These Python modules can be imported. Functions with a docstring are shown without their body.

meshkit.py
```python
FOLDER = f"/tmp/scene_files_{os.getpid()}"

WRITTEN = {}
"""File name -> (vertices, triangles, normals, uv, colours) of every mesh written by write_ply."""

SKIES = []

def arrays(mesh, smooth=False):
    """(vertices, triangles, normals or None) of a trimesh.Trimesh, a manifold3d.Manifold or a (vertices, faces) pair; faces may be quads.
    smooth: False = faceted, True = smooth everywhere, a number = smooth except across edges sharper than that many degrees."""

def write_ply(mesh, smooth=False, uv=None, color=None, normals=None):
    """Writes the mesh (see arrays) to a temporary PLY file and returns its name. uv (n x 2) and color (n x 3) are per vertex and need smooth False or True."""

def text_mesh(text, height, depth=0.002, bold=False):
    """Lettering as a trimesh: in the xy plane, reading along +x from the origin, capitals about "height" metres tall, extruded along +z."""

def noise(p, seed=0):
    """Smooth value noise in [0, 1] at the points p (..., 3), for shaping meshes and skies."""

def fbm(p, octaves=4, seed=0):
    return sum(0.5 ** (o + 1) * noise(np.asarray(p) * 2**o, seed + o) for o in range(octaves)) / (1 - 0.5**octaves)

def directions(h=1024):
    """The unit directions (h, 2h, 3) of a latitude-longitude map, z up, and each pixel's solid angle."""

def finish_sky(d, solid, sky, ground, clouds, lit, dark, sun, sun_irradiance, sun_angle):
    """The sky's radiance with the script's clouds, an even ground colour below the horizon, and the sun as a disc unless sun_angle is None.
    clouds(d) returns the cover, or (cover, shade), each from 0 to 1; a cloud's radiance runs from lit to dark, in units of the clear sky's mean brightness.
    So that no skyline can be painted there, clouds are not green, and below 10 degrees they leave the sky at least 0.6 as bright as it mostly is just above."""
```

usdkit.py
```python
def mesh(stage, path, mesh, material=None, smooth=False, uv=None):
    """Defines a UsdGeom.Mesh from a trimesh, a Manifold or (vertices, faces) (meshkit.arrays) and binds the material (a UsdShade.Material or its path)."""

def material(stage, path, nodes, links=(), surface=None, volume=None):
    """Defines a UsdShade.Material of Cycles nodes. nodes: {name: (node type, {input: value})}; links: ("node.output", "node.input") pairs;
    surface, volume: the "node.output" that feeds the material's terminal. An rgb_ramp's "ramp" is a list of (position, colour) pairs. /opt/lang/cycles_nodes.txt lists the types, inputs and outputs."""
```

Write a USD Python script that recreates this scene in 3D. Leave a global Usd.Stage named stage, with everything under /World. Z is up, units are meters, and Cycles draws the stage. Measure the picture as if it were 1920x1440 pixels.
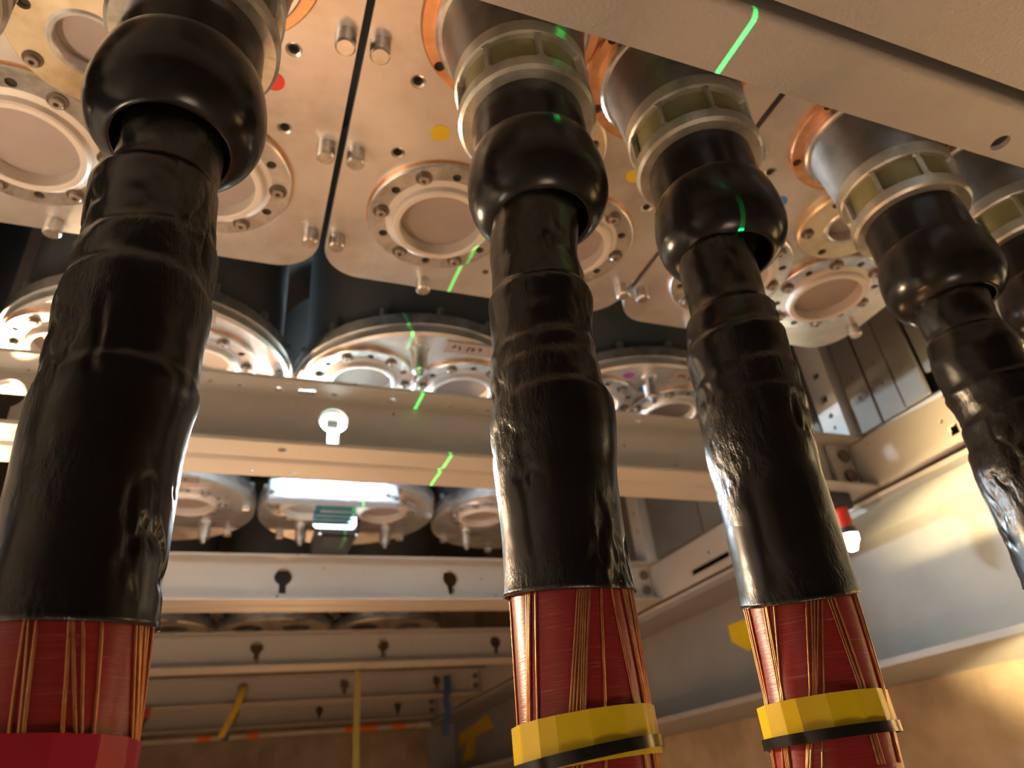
import math, random
import numpy as np
import trimesh
import manifold3d as m3
from shapely.geometry import Polygon, Point, box as sbox
from shapely.ops import unary_union
from pxr import Usd, UsdGeom, UsdLux, UsdShade, Gf, Sdf
import usdkit, meshkit

stage = Usd.Stage.CreateInMemory()
UsdGeom.SetStageUpAxis(stage, 'Z')
UsdGeom.SetStageMetersPerUnit(stage, 1.0)
UsdGeom.Xform.Define(stage, '/World')
UsdGeom.Scope.Define(stage, '/World/Looks')

# ---------------------------------------------------------------- camera, lights, exposure
# All lengths below are given in "u" (the height of the cable plates above the lens); U metres each,
# measured from the lens, which is OFF above the cellar floor.
U, OFF = 0.8, np.array([0.0, 0.0, 1.2])
F_PX = 1317.37
RIGHT = np.array([0.93310081, -0.34742149, -0.09285033])
DOWN = np.array([0.10451314, 0.50903698, -0.854376])
FWD = np.array([0.34409283, 0.78751486, 0.51129293])
cam = UsdGeom.Camera.Define(stage, '/World/camera')
m = Gf.Matrix4d(*RIGHT, 0, *(-DOWN), 0, *(-FWD), 0, *OFF, 1)
cam.AddTransformOp().Set(m)
cam.CreateHorizontalApertureAttr(36.0)
cam.CreateVerticalApertureAttr(27.0)
cam.CreateFocalLengthAttr(36.0 * F_PX / 1920.0)
cam.CreateFStopAttr(7.5)
cam.CreateFocusDistanceAttr(0.50)
cam.CreateClippingRangeAttr((0.02, 100.0))
cam.CreateExposureAttr(0.1)

def W(p):
    return np.asarray(p, float) * U + OFF

def sphere_light(name, pos, radius, color, intensity, aim=None, cone=None, soft=0.3):
    l = UsdLux.SphereLight.Define(stage, '/World/' + name)
    l.CreateRadiusAttr(radius)
    l.CreateColorAttr(Gf.Vec3f(*color))
    l.CreateIntensityAttr(intensity)
    if aim is not None:
        place(l, pos, aim)
        s = UsdLux.ShapingAPI.Apply(l.GetPrim())
        s.CreateShapingConeAngleAttr(cone)
        s.CreateShapingConeSoftnessAttr(soft)
    else:
        l.AddTranslateOp().Set(Gf.Vec3d(*W(pos)))
    return l

def place(x, pos, aim):
    z = np.asarray(pos, float) - np.asarray(aim, float)
    z /= np.linalg.norm(z)
    a = np.array([0, 0, 1.0]) if abs(z[2]) < .95 else np.array([0, 1.0, 0])
    r = np.cross(a, z); r /= np.linalg.norm(r)
    u = np.cross(z, r)
    x.AddTransformOp().Set(Gf.Matrix4d(*r, 0, *u, 0, *z, 0, *W(pos), 1))

def rect_light(name, pos, aim, w, h, color, intensity):
    l = UsdLux.RectLight.Define(stage, '/World/' + name)
    l.CreateWidthAttr(w); l.CreateHeightAttr(h)
    l.CreateColorAttr(Gf.Vec3f(*color)); l.CreateIntensityAttr(intensity)
    place(l, pos, aim)
    return l

WARM, COOL = (1.0, 0.70, 0.40), (0.80, 0.93, 1.0)
# warm site floodlights: one on a stand to the left, others low over the floor they light
sphere_light('flood_light_left', (-0.80, 2.22, 0.66), 0.05, (1.0, 0.70, 0.42), 850.0, aim=(0.02, 0.72, 0.60), cone=52.0, soft=0.25)
rect_light('flood_light_wall', (-0.95, 0.9, -0.75), (-1.6, 0.95, 0.05), 0.4, 0.25, (1.0, 0.77, 0.53), 66.0)
rect_light('flood_light_up', (0.1, 1.75, -1.42), (0.45, 0.9, 1.0), 0.5, 0.4, (1.0, 0.50, 0.24), 6.0)
rect_light('flood_light_near', (0.35, -0.45, -1.42), (0.55, 0.55, 0.0), 0.4, 0.3, (1.0, 0.71, 0.50), 14.0)
rect_light('flood_light_floor', (-0.6, 1.1, -0.9), (0.6, 1.4, -1.5), 0.4, 0.3, (1.0, 0.46, 0.19), 31.0)
rect_light('flood_light_far', (0.4, 5.4, -0.7), (0.3, 3.6, -1.5), 0.5, 0.35, (1.0, 0.52, 0.24), 30.0)
sphere_light('spot_lamp', (1.35, 0.15, -0.35), 0.03, (1.0, 0.72, 0.34), 19000.0, aim=(2.12, 0.58, 0.18), cone=32.5, soft=0.3)
# laser level on the floor: its fan leaves the slit of the housing built further down
LZ_N = np.array([.931, .017, .364]); LZ_N /= np.linalg.norm(LZ_N)
LZ_P = np.array([1.31, 0.50, -1.345]); LZ_P = LZ_P + LZ_N * (0.74664 - LZ_P @ np.array([.931, .017, .364]))
lz = UsdLux.SphereLight.Define(stage, '/World/laser_diode')
lz.CreateRadiusAttr(0.00002); lz.CreateNormalizeAttr(True)
lz.CreateColorAttr(Gf.Vec3f(0.0, 1.0, 0.12)); lz.CreateIntensityAttr(230.0)
lz.AddTranslateOp().Set(Gf.Vec3d(*W(LZ_P)))

# ---------------------------------------------------------------- naming and building
_used = {}
def numbered(parent, name):
    k = (parent, name)
    n = _used.get(k, 0)
    _used[k] = n + 1
    return name if n == 0 else '%s_%03d' % (name, n)

def tag(prim, label=None, cat=None, group=None, kind=None):
    for k, v in (('label', label), ('category', cat), ('group', group), ('kind', kind)):
        if v:
            prim.SetCustomDataByKey(k, v)
    return prim

class Thing:
    def __init__(self, name, label, cat, base, group=None, kind=None, rotz=0.0):
        self.name = numbered('/World', name)
        self.path = '/World/' + self.name
        self.base = np.asarray(base, float)
        self.x = UsdGeom.Xform.Define(stage, self.path)
        self.x.AddTranslateOp().Set(Gf.Vec3d(*W(base)))
        if rotz:
            self.x.AddRotateZOp().Set(rotz)
        self.prim = self.x.GetPrim()
        tag(self.prim, label, cat, group, kind)
    def part(self, name, mesh, mat, smooth=30, under=None, label=None, kind=None, local=False, uv=None):
        par = under or self.path
        p = par + '/' + numbered(par, name)
        v, f, n = meshkit.arrays(mesh, smooth)
        v = v * U if local else (v - self.base) * U
        pm = usdkit.mesh(stage, p, (v, f), mat, smooth=False)
        if n is not None:
            from pxr import Vt
            pm.CreateNormalsAttr(Vt.Vec3fArray.FromNumpy(n.astype(np.float32)))
            pm.SetNormalsInterpolation('vertex')
        tag(pm.GetPrim(), label=label, kind=kind)
        return p

def copy_of(src, label, base, rotz=0.0, group=None):
    was = src.prim.GetCustomData()
    name = src.name if not src.name[-3:].isdigit() else src.name[:-4]
    t = Thing(name, label, was['category'], base, group or was.get('group'), rotz=rotz)
    t.prim.GetReferences().AddInternalReference(src.path)
    t.prim.SetInstanceable(True)
    return t

def single(name, mesh, mat, label, cat, group=None, kind=None, smooth=30):
    p = '/World/' + numbered('/World', name)
    v, f, n = meshkit.arrays(mesh, smooth)
    pm = usdkit.mesh(stage, p, (W(v), f), mat, smooth=False)
    if n is not None:
        from pxr import Vt
        pm.CreateNormalsAttr(Vt.Vec3fArray.FromNumpy(n.astype(np.float32)))
        pm.SetNormalsInterpolation('vertex')
    tag(pm.GetPrim(), label, cat, group, kind)
    return pm

# ---------------------------------------------------------------- mesh helpers (in u)
def cat(ms):
    return trimesh.util.concatenate([x if isinstance(x, trimesh.Trimesh) else tm(x) for x in ms])

def tm(x):
    v, f, _ = meshkit.arrays(x)
    return trimesh.Trimesh(v, f, process=False)

def bx(x0, x1, y0, y1, z0, z1, ch=0.0):
    if ch <= 0:
        b = trimesh.creation.box((x1 - x0, y1 - y0, z1 - z0))
    else:
        pts = []
        for sx in (0, 1):
            for sy in (0, 1):
                for sz in (0, 1):
                    for k in range(3):
                        p = [(x1 - x0) / 2 - ch, (y1 - y0) / 2 - ch, (z1 - z0) / 2 - ch]
                        p[k] += ch
                        pts.append([p[0] * (2 * sx - 1), p[1] * (2 * sy - 1), p[2] * (2 * sz - 1)])
        b = trimesh.convex.convex_hull(np.array(pts))
    b.apply_translation(((x0 + x1) / 2, (y0 + y1) / 2, (z0 + z1) / 2))
    return b

def lathe(prof, c=(0, 0), n=64, a0=0.0, a1=2 * math.pi):
    """closed solid of revolution about the vertical through c; prof: (r, z) loop, counted anticlockwise in (r, z)"""
    prof = np.asarray(prof, float)
    k = len(prof)
    area = np.sum(prof[:, 0] * np.roll(prof[:, 1], -1) - np.roll(prof[:, 0], -1) * prof[:, 1])
    if area < 0:
        prof = prof[::-1]
    t = np.linspace(0, 2 * math.pi, n, endpoint=False)
    v = np.stack([c[0] + np.outer(np.cos(t), prof[:, 0]), c[1] + np.outer(np.sin(t), prof[:, 0]), np.tile(prof[:, 1], (n, 1))], -1).reshape(-1, 3)
    i, j = np.meshgrid(np.arange(n), np.arange(k), indexing='ij')
    a = i * k + j; b = ((i + 1) % n) * k + j
    c2 = ((i + 1) % n) * k + (j + 1) % k; d = i * k + (j + 1) % k
    f = np.concatenate([np.stack([a, b, c2], -1).reshape(-1, 3), np.stack([a, c2, d], -1).reshape(-1, 3)])
    ms = trimesh.Trimesh(v, f, process=True)
    ms.update_faces(ms.nondegenerate_faces())
    return ms

def cyl(c, r, z0, z1, n=32, ch=0.0):
    z0, z1 = min(z0, z1), max(z0, z1)
    p = [(0, z0), (r - ch, z0), (r, z0 + ch), (r, z1 - ch), (r - ch, z1), (0, z1)] if ch else [(0, z0), (r, z0), (r, z1), (0, z1)]
    return lathe(p, c, n)

def hexa(c, r, z0, z1, rot=0.0):
    m_ = trimesh.creation.cylinder(radius=r, height=abs(z1 - z0), sections=6)
    m_.apply_transform(trimesh.transformations.rotation_matrix(rot, [0, 0, 1]))
    m_.apply_translation((c[0], c[1], (z0 + z1) / 2))
    return m_

def to_man(t):
    t = t.copy(); t.merge_vertices()
    return m3.Manifold(m3.Mesh(np.asarray(t.vertices, np.float32), np.asarray(t.faces, np.uint32)))

def boolean(a, cuts, op='-'):
    A = a if isinstance(a, m3.Manifold) else to_man(a)
    for c in cuts:
        B = c if isinstance(c, m3.Manifold) else to_man(c)
        A = A - B if op == '-' else A + B
    return tm(A)

def extrude(poly, z0, z1):
    ms = [trimesh.creation.extrude_polygon(g, z1 - z0, engine='earcut') for g in getattr(poly, 'geoms', [poly])]
    e = trimesh.util.concatenate(ms)
    e.apply_translation((0, 0, z0))
    return e

def along_x(poly_yz, x0, x1):
    """polygon in (y, z) extruded along x"""
    e = extrude(poly_yz, x0, x1)
    v = e.vertices.copy()
    e.vertices = np.stack([v[:, 2], v[:, 0], v[:, 1]], 1)
    return e

def along_y(poly_xz, y0, y1):
    e = extrude(poly_xz, y0, y1)
    v = e.vertices.copy()
    e.vertices = np.stack([v[:, 0], v[:, 2], v[:, 1]], 1)
    e.invert()
    return e

def tube(pts, r, n=8, closed=False):
    pts = np.asarray(pts, float)
    t = np.gradient(pts, axis=0); t /= np.linalg.norm(t, axis=1, keepdims=True)
    a = np.array([0.31, 0.2, 0.93]) if abs(t[0][2]) < .9 else np.array([1.0, 0.1, 0])
    u = np.cross(t, a); u /= np.linalg.norm(u, axis=1, keepdims=True)
    w = np.cross(t, u)
    r = np.broadcast_to(r, (len(pts),))
    th = np.linspace(0, 2 * math.pi, n, endpoint=False)
    v = (pts[:, None] + r[:, None, None] * (np.cos(th)[None, :, None] * u[:, None] + np.sin(th)[None, :, None] * w[:, None])).reshape(-1, 3)
    f = []
    for i in range(len(pts) - 1):
        for j in range(n):
            a_, b_ = i * n + j, i * n + (j + 1) % n
            f += [[a_, a_ + n, b_ + n], [a_, b_ + n, b_]]
    c0, c1 = len(v), len(v) + 1
    v = np.vstack([v, pts[0], pts[-1]])
    e = (len(pts) - 1) * n
    for j in range(n):
        f += [[c0, j, (j + 1) % n], [c1, e + (j + 1) % n, e + j]]
    ms = trimesh.Trimesh(v, np.array(f), process=False)
    if ms.volume < 0:
        ms.invert()
    return ms

def hcyl(p0, p1, r, n=24):
    """solid round bar between two points"""
    return tube([p0, p1], r, n)

# ---------------------------------------------------------------- materials
LK = '/World/Looks/'
def mat(name, nodes, links, surface='p.BSDF'):
    return usdkit.material(stage, LK + name, nodes, links, surface=surface)

def noisy(name, c1, c2, scale=8.0, rough=(0.4, 0.6), metal=0.0, bump=0.0, bscale=60.0, detail=6.0, stretch=(1, 1, 1), spec=0.5, coat=0.0, dist=0.0, bdist=0.002, lo=.35, hi=.65):
    n = {'tc': ('texture_coordinate', {}), 'mp': ('mapping', {'scale': stretch}),
         'n': ('noise_texture', {'scale': scale, 'detail': detail, 'roughness': 0.6, 'distortion': dist}),
         'r': ('rgb_ramp', {'ramp': [(lo, c1), (hi, c2)]}),
         'rr': ('map_range', {'from_min': 0.3, 'from_max': 0.7, 'to_min': rough[0], 'to_max': rough[1]}),
         'p': ('principled_bsdf', {'metallic': metal, 'specular_ior_level': spec, 'coat_weight': coat})}
    l = [('tc.object', 'mp.vector'), ('mp.vector', 'n.vector'), ('n.fac', 'r.fac'), ('r.color', 'p.base_color'), ('n.fac', 'rr.value'), ('rr.result', 'p.roughness')]
    if bump:
        n['b'] = ('noise_texture', {'scale': bscale, 'detail': 4.0})
        n['bp'] = ('bump', {'strength': bump, 'distance': bdist})
        l += [('mp.vector', 'b.vector'), ('b.fac', 'bp.height'), ('bp.normal', 'p.normal')]
    return mat(name, n, l)

def plain(name, c, rough=0.5, metal=0.0, spec=0.5, coat=0.0):
    return mat(name, {'p': ('principled_bsdf', {'base_color': c, 'roughness': rough, 'metallic': metal, 'specular_ior_level': spec, 'coat_weight': coat})}, [])

def emit(name, c, s):
    return mat(name, {'e': ('emission', {'color': c, 'strength': s})}, [], surface='e.emission')

# brushed aluminium plate with scratches and cloudy patches
M = {}
M['plate'] = mat('plate_aluminium', {
    'tc': ('texture_coordinate', {}),
    'mp': ('mapping', {'scale': (3.0, 22.0, 5.0), 'rotation': (0, 0, 0.5)}),
    'n': ('noise_texture', {'scale': 3.2, 'detail': 8.0, 'roughness': 0.65}),
    'n2': ('noise_texture', {'scale': 4.0, 'detail': 5.0, 'roughness': 0.6}),
    'r': ('rgb_ramp', {'ramp': [(0.3, (0.55, 0.51, 0.475)), (0.7, (0.80, 0.77, 0.74))]}),
    'rr': ('map_range', {'from_min': 0.3, 'from_max': 0.7, 'to_min': 0.30, 'to_max': 0.44}),
    'b': ('bump', {'strength': 0.22, 'distance': 0.0012}),
    'p': ('principled_bsdf', {'metallic': 0.75})},
    [('tc.object', 'mp.vector'), ('mp.vector', 'n.vector'), ('tc.object', 'n2.vector'), ('n2.fac', 'r.fac'), ('r.color', 'p.base_color'), ('n2.fac', 'rr.value'), ('rr.result', 'p.roughness'), ('n.fac', 'b.height'), ('b.normal', 'p.normal')])
M['flange'] = noisy('flange_metal', (0.62, 0.62, 0.62), (0.80, 0.80, 0.80), 14, (0.22, 0.38), 0.9, 0.1, 40)
M['casting'] = noisy('cast_metal', (0.22, 0.21, 0.20), (0.40, 0.39, 0.37), 10, (0.32, 0.5), 0.85, 0.35, 90, bdist=.001)
M['nut'] = noisy('nut_metal', (0.42, 0.42, 0.38), (0.66, 0.65, 0.60), 16, (0.28, 0.48), 0.8, 0.4, 110, bdist=.001)
M['groove'] = noisy('nut_lacquer', (0.16, 0.15, 0.06), (0.30, 0.28, 0.14), 12, (0.3, 0.5), 0.5)
M['bolt'] = noisy('bolt_steel', (0.52, 0.50, 0.47), (0.68, 0.66, 0.63), 30, (0.25, 0.35), 0.9)
M['boltdark'] = noisy('socket_screw_steel', (0.16, 0.12, 0.09), (0.24, 0.19, 0.15), 30, (0.3, 0.45), 0.7)
M['washer'] = noisy('screw_head_steel', (0.38, 0.33, 0.29), (0.50, 0.45, 0.40), 30, (0.3, 0.4), 0.7)
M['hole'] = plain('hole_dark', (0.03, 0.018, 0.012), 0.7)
M['collar'] = noisy('collar_resin', (0.62, 0.55, 0.50), (0.70, 0.63, 0.58), 10, (0.35, 0.45))
M['membrane'] = noisy('cover_disc_grey', (0.33, 0.27, 0.25), (0.38, 0.315, 0.29), 7, (0.5, 0.6))
M['gold'] = noisy('passivated_metal', (0.72, 0.58, 0.36), (0.86, 0.76, 0.56), 9, (0.28, 0.42), 0.85, 0.12, 40)
M['gasket'] = noisy('copper_shim', (0.75, 0.38, 0.20), (0.85, 0.52, 0.30), 12, (0.25, 0.4), 0.85)
M['rubber'] = noisy('rubber_moulded', (0.010, 0.010, 0.011), (0.015, 0.015, 0.016), 20, (0.17, 0.25), 0, 0.04, 120, spec=0.32)
M['sleeve'] = mat('sleeve_tape', {
    'tc': ('texture_coordinate', {}),
    'mp': ('mapping', {'scale': (1, 1, 0.45)}),
    'n': ('noise_texture', {'scale': 95.0, 'detail': 5.0, 'roughness': 0.65}),
    'v': ('noise_texture', {'scale': 9.0, 'detail': 2.0}),
    'k': ('map_range', {'from_min': 0.42, 'from_max': 0.68, 'to_min': 0.0, 'to_max': 1.0, 'clamp': True}),
    'mul': ('math', {'math_type': 'multiply'}),
    'b': ('bump', {'strength': 0.9, 'distance': 0.0040}),
    'rr': ('map_range', {'from_min': 0.3, 'from_max': 0.7, 'to_min': 0.22, 'to_max': 0.34}),
    'p': ('principled_bsdf', {'base_color': (0.007, 0.007, 0.007), 'specular_ior_level': 0.68})},
    [('tc.object', 'mp.vector'), ('mp.vector', 'n.vector'), ('tc.object', 'v.vector'), ('v.fac', 'k.value'), ('n.fac', 'mul.value1'), ('k.result', 'mul.value2'), ('mul.value', 'b.height'), ('b.normal', 'p.normal'), ('v.fac', 'rr.value'), ('rr.result', 'p.roughness')])
M['red'] = mat('red_insulation', {
    'tc': ('texture_coordinate', {}),
    'mp': ('mapping', {'scale': (6, 6, 160)}),
    'n': ('noise_texture', {'scale': 5.0, 'detail': 3.0, 'roughness': 0.7, 'distortion': 0.4}),
    'k': ('rgb_ramp', {'ramp': [(0.50, (0.29, 0.022, 0.022)), (0.64, (0.32, 0.045, 0.05)), (0.72, (0.46, 0.20, 0.21))]}),
    'b': ('bump', {'strength': 0.25, 'distance': 0.0008}),
    'p': ('principled_bsdf', {'roughness': 0.33, 'specular_ior_level': 0.6})},
    [('tc.object', 'mp.vector'), ('mp.vector', 'n.vector'), ('n.fac', 'k.fac'), ('k.color', 'p.base_color'), ('n.fac', 'b.height'), ('b.normal', 'p.normal')])
M['copper'] = noisy('copper_wire', (0.62, 0.27, 0.12), (0.78, 0.40, 0.20), 30, (0.22, 0.35), 0.9)
M['yellow_tape'] = noisy('yellow_pvc_tape', (0.76, 0.56, 0.01), (0.84, 0.64, 0.02), 6, (0.22, 0.35), 0, 0.05, 30, spec=.5)
M['red_tape'] = noisy('red_pvc_tape', (0.36, 0.015, 0.03), (0.42, 0.02, 0.045), 5, (0.25, 0.4), 0, spec=.5)
M['tie'] = plain('nylon_tie', (0.012, 0.012, 0.014), 0.22)
M['frame'] = mat('frame_paint', {
    'tc': ('texture_coordinate', {}),
    'n': ('noise_texture', {'scale': 210.0, 'detail': 3.0, 'roughness': 0.5}),
    'b': ('bump', {'strength': 0.5, 'distance': 0.0018}),
    's': ('noise_texture', {'scale': 38.0, 'detail': 3.0}),
    'k': ('rgb_ramp', {'ramp': [(0.24, (0.08, 0.06, 0.045)), (0.27, (0.50, 0.47, 0.44))]}),
    'p': ('principled_bsdf', {'roughness': 0.42, 'specular_ior_level': 0.5})},
    [('tc.object', 'n.vector'), ('n.fac', 'b.height'), ('b.normal', 'p.normal'), ('tc.object', 's.vector'), ('s.fac', 'k.fac'), ('k.color', 'p.base_color')])
M['paint'] = noisy('panel_paint', (0.15, 0.148, 0.142), (0.19, 0.187, 0.18), 6, (0.4, 0.5), 0)
M['paint_white'] = noisy('post_paint', (0.56, 0.58, 0.58), (0.62, 0.64, 0.64), 6, (0.4, 0.5), 0)
M['paint_dark'] = noisy('tank_paint', (0.060, 0.066, 0.070), (0.085, 0.092, 0.096), 5, (0.45, 0.6), 0)
M['tankmetal'] = noisy('tank_aluminium', (0.52, 0.51, 0.50), (0.70, 0.69, 0.68), 12, (0.3, 0.48), 0.75, 0.2, 30)
M['steel'] = noisy('beam_primer', (0.24, 0.247, 0.257), (0.29, 0.298, 0.31), 5, (0.5, 0.62), 0, 0.2, 25)
M['concrete'] = noisy('concrete', (0.26, 0.20, 0.14), (0.44, 0.36, 0.27), 4, (0.7, 0.9), 0, 0.3, 30, bdist=.004)
M['floor'] = noisy('floor_screed', (0.42, 0.36, 0.30), (0.58, 0.52, 0.44), 3, (0.6, 0.8), 0, 0.2, 30)
M['limewash'] = noisy('wall_limewash', (0.62, 0.59, 0.54), (0.70, 0.67, 0.62), 3, (0.7, 0.9))
M['darkceil'] = noisy('ceiling_dark', (0.05, 0.05, 0.05), (0.08, 0.08, 0.08), 3, (0.7, 0.9))
M['sticker_red'] = plain('sticker_red', (0.72, 0.05, 0.04), 0.5)
M['sticker_yellow'] = plain('sticker_yellow', (0.72, 0.50, 0.01), 0.5)
M['sticker_blue'] = plain('sticker_blue', (0.06, 0.22, 0.48), 0.5)
M['sticker_violet'] = plain('sticker_violet', (0.32, 0.08, 0.36), 0.5)
M['ink'] = plain('marker_ink', (0.03, 0.025, 0.025), 0.6)
M['strap_yellow'] = plain('strap_yellow', (0.60, 0.40, 0.02), 0.6)
M['strap_olive'] = plain('ribbon_olive', (0.34, 0.28, 0.05), 0.6)
M['strap_blue'] = plain('strap_blue', (0.04, 0.09, 0.22), 0.6)
M['orange'] = plain('orange_sleeve', (0.85, 0.20, 0.03), 0.5)
M['pipe'] = noisy('pipe_pvc', (0.50, 0.46, 0.38), (0.60, 0.56, 0.47), 8, (0.35, 0.5))
M['lamp_alu'] = plain('lamp_housing', (0.36, 0.42, 0.50), 0.4, 0.2)
M['lamp_blue'] = plain('lamp_blue', (0.03, 0.24, 0.42), 0.4)
M['lamp_black'] = plain('lamp_black', (0.03, 0.035, 0.045), 0.45)
M['torch_red'] = plain('torch_red', (0.55, 0.03, 0.02), 0.4)
M['led'] = emit('led_chip', (0.80, 0.93, 1.0), 3200.0)
M['led_soft'] = emit('led_diffuser', (0.80, 1.0, 0.95), 6.0)
M['torch_led'] = emit('torch_led', (1.0, 0.93, 0.62), 40.0)
M['black'] = plain('black_fittings', (0.015, 0.015, 0.016), 0.5)

# ---------------------------------------------------------------- setting: the cellar
def struct(name, mesh, m_, label, cat_):
    return single(name, mesh, m_, label, cat_, kind='structure')

FZ = -1.5
struct('floor', bx(-1.6, 2.6, -1.6, 7.4, FZ - .1, FZ), M['floor'], 'bare concrete cellar floor far below the cable plates', 'floor')
struct('ceiling', bx(-1.6, 2.6, -1.6, 7.4, 2.2, 2.3), M['darkceil'], 'dark ceiling above the switchgear tanks', 'ceiling')
struct('wall_back', bx(-1.6, 2.6, 7.2, 7.3, FZ, 2.2), M['concrete'], 'brown concrete wall below the farthest channel', 'wall')
struct('wall_right', bx(2.42, 2.55, -1.6, 7.2, FZ, 2.2), M['concrete'], 'rough beige concrete wall under the steel girder on the right', 'wall')
struct('wall_left', bx(-1.7, -1.6, -1.6, 7.2, FZ, 2.2), M['limewash'], 'concrete wall on the left, out of view', 'wall')
struct('wall_front', bx(-1.6, 2.6, -1.7, -1.6, FZ, 2.2), M['darkceil'], 'concrete wall behind the viewer', 'wall')

# steel girder along the right wall
t = Thing('steel_girder', 'dark grey steel girder running along the right concrete wall under the side channel', 'girder', (2.13, 3, .25))
gp = Polygon([(1.89, .70), (2.12, .70), (2.12, .27), (1.87, .27), (1.87, .25), (2.40, .25), (2.40, .27), (2.14, .27), (2.14, .70), (2.40, .70), (2.40, .72), (1.89, .72)])
t.part('beam', along_y(gp, -1.2, 7.1), M['steel'])
t.part('end_plate', bx(1.87, 2.40, 7.1, 7.12, .25, .72), M['steel'])
# tape marks on the girder
def web_tape(name, pts, mtl, label, xw=2.1195):
    pl = Polygon(pts)
    e = extrude(pl, 0, .0015)
    v = e.vertices.copy()
    e.vertices = np.stack([xw - v[:, 2], v[:, 0], v[:, 1]], 1)
    e.fix_normals()
    single(name, e, mtl, label, 'tape mark')
web_tape('tape_mark', [(6.95, .60), (6.10, .66), (5.95, .55), (6.45, .53), (6.55, .37), (6.90, .36), (6.72, .52), (7.0, .49)], M['strap_yellow'], 'yellow tape stuck in a T shape on the far end of the dark girder')
web_tape('tape_mark', [(2.72, .60), (2.55, .60), (2.52, .50), (2.62, .47), (2.72, .53)], M['yellow_tape'], 'yellow tape patch on the girder just left of the right red cable')

# ---------------------------------------------------------------- channels (floor frame)
ZB, ZT, TH = .755, .935, .009
def channel_poly(yw, d, r=.012):
    """C profile in (y, z): web at yw, flanges reaching d (signed) from it"""
    s = 1 if d > 0 else -1
    y0, y1 = 0, abs(d)
    outer = Polygon([(y0, ZB), (y1, ZB), (y1, ZT), (y0, ZT)])
    outer = unary_union([outer.buffer(-r).buffer(r, 6), sbox(r * 2, ZB, y1, ZT)])
    inner = Polygon([(y0 + TH, ZB + TH), (y1 + .1, ZB + TH), (y1 + .1, ZT - TH), (y0 + TH, ZT - TH)]).buffer(-r * .3).buffer(r * .3, 3)
    p = outer.difference(inner)
    xy = np.array(p.exterior.coords)
    return Polygon(np.stack([yw + s * xy[:, 0], xy[:, 1]], 1))

def keyhole(x, zc, y0, y1):
    p = unary_union([Point(x, zc).buffer(.0355, 12), sbox(x - .0145, zc - .068, x + .0145, zc)])
    e = extrude(p, 0, y1 - y0)
    v = e.vertices.copy()
    e.vertices = np.stack([v[:, 0], y0 + v[:, 2], v[:, 1]], 1)
    e.invert()
    return e

def vhole(x, y, r, z0, z1, n=14):
    return cyl((x, y), r, z0, z1, n)

def channel(thing, yw, d, x0, x1, holes=(), name='channel'):
    e = along_x(channel_poly(yw, d), x0, x1)
    e.fix_normals()
    thing.part(name, boolean(e, holes) if holes else e, M['frame'], smooth=25)

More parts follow.
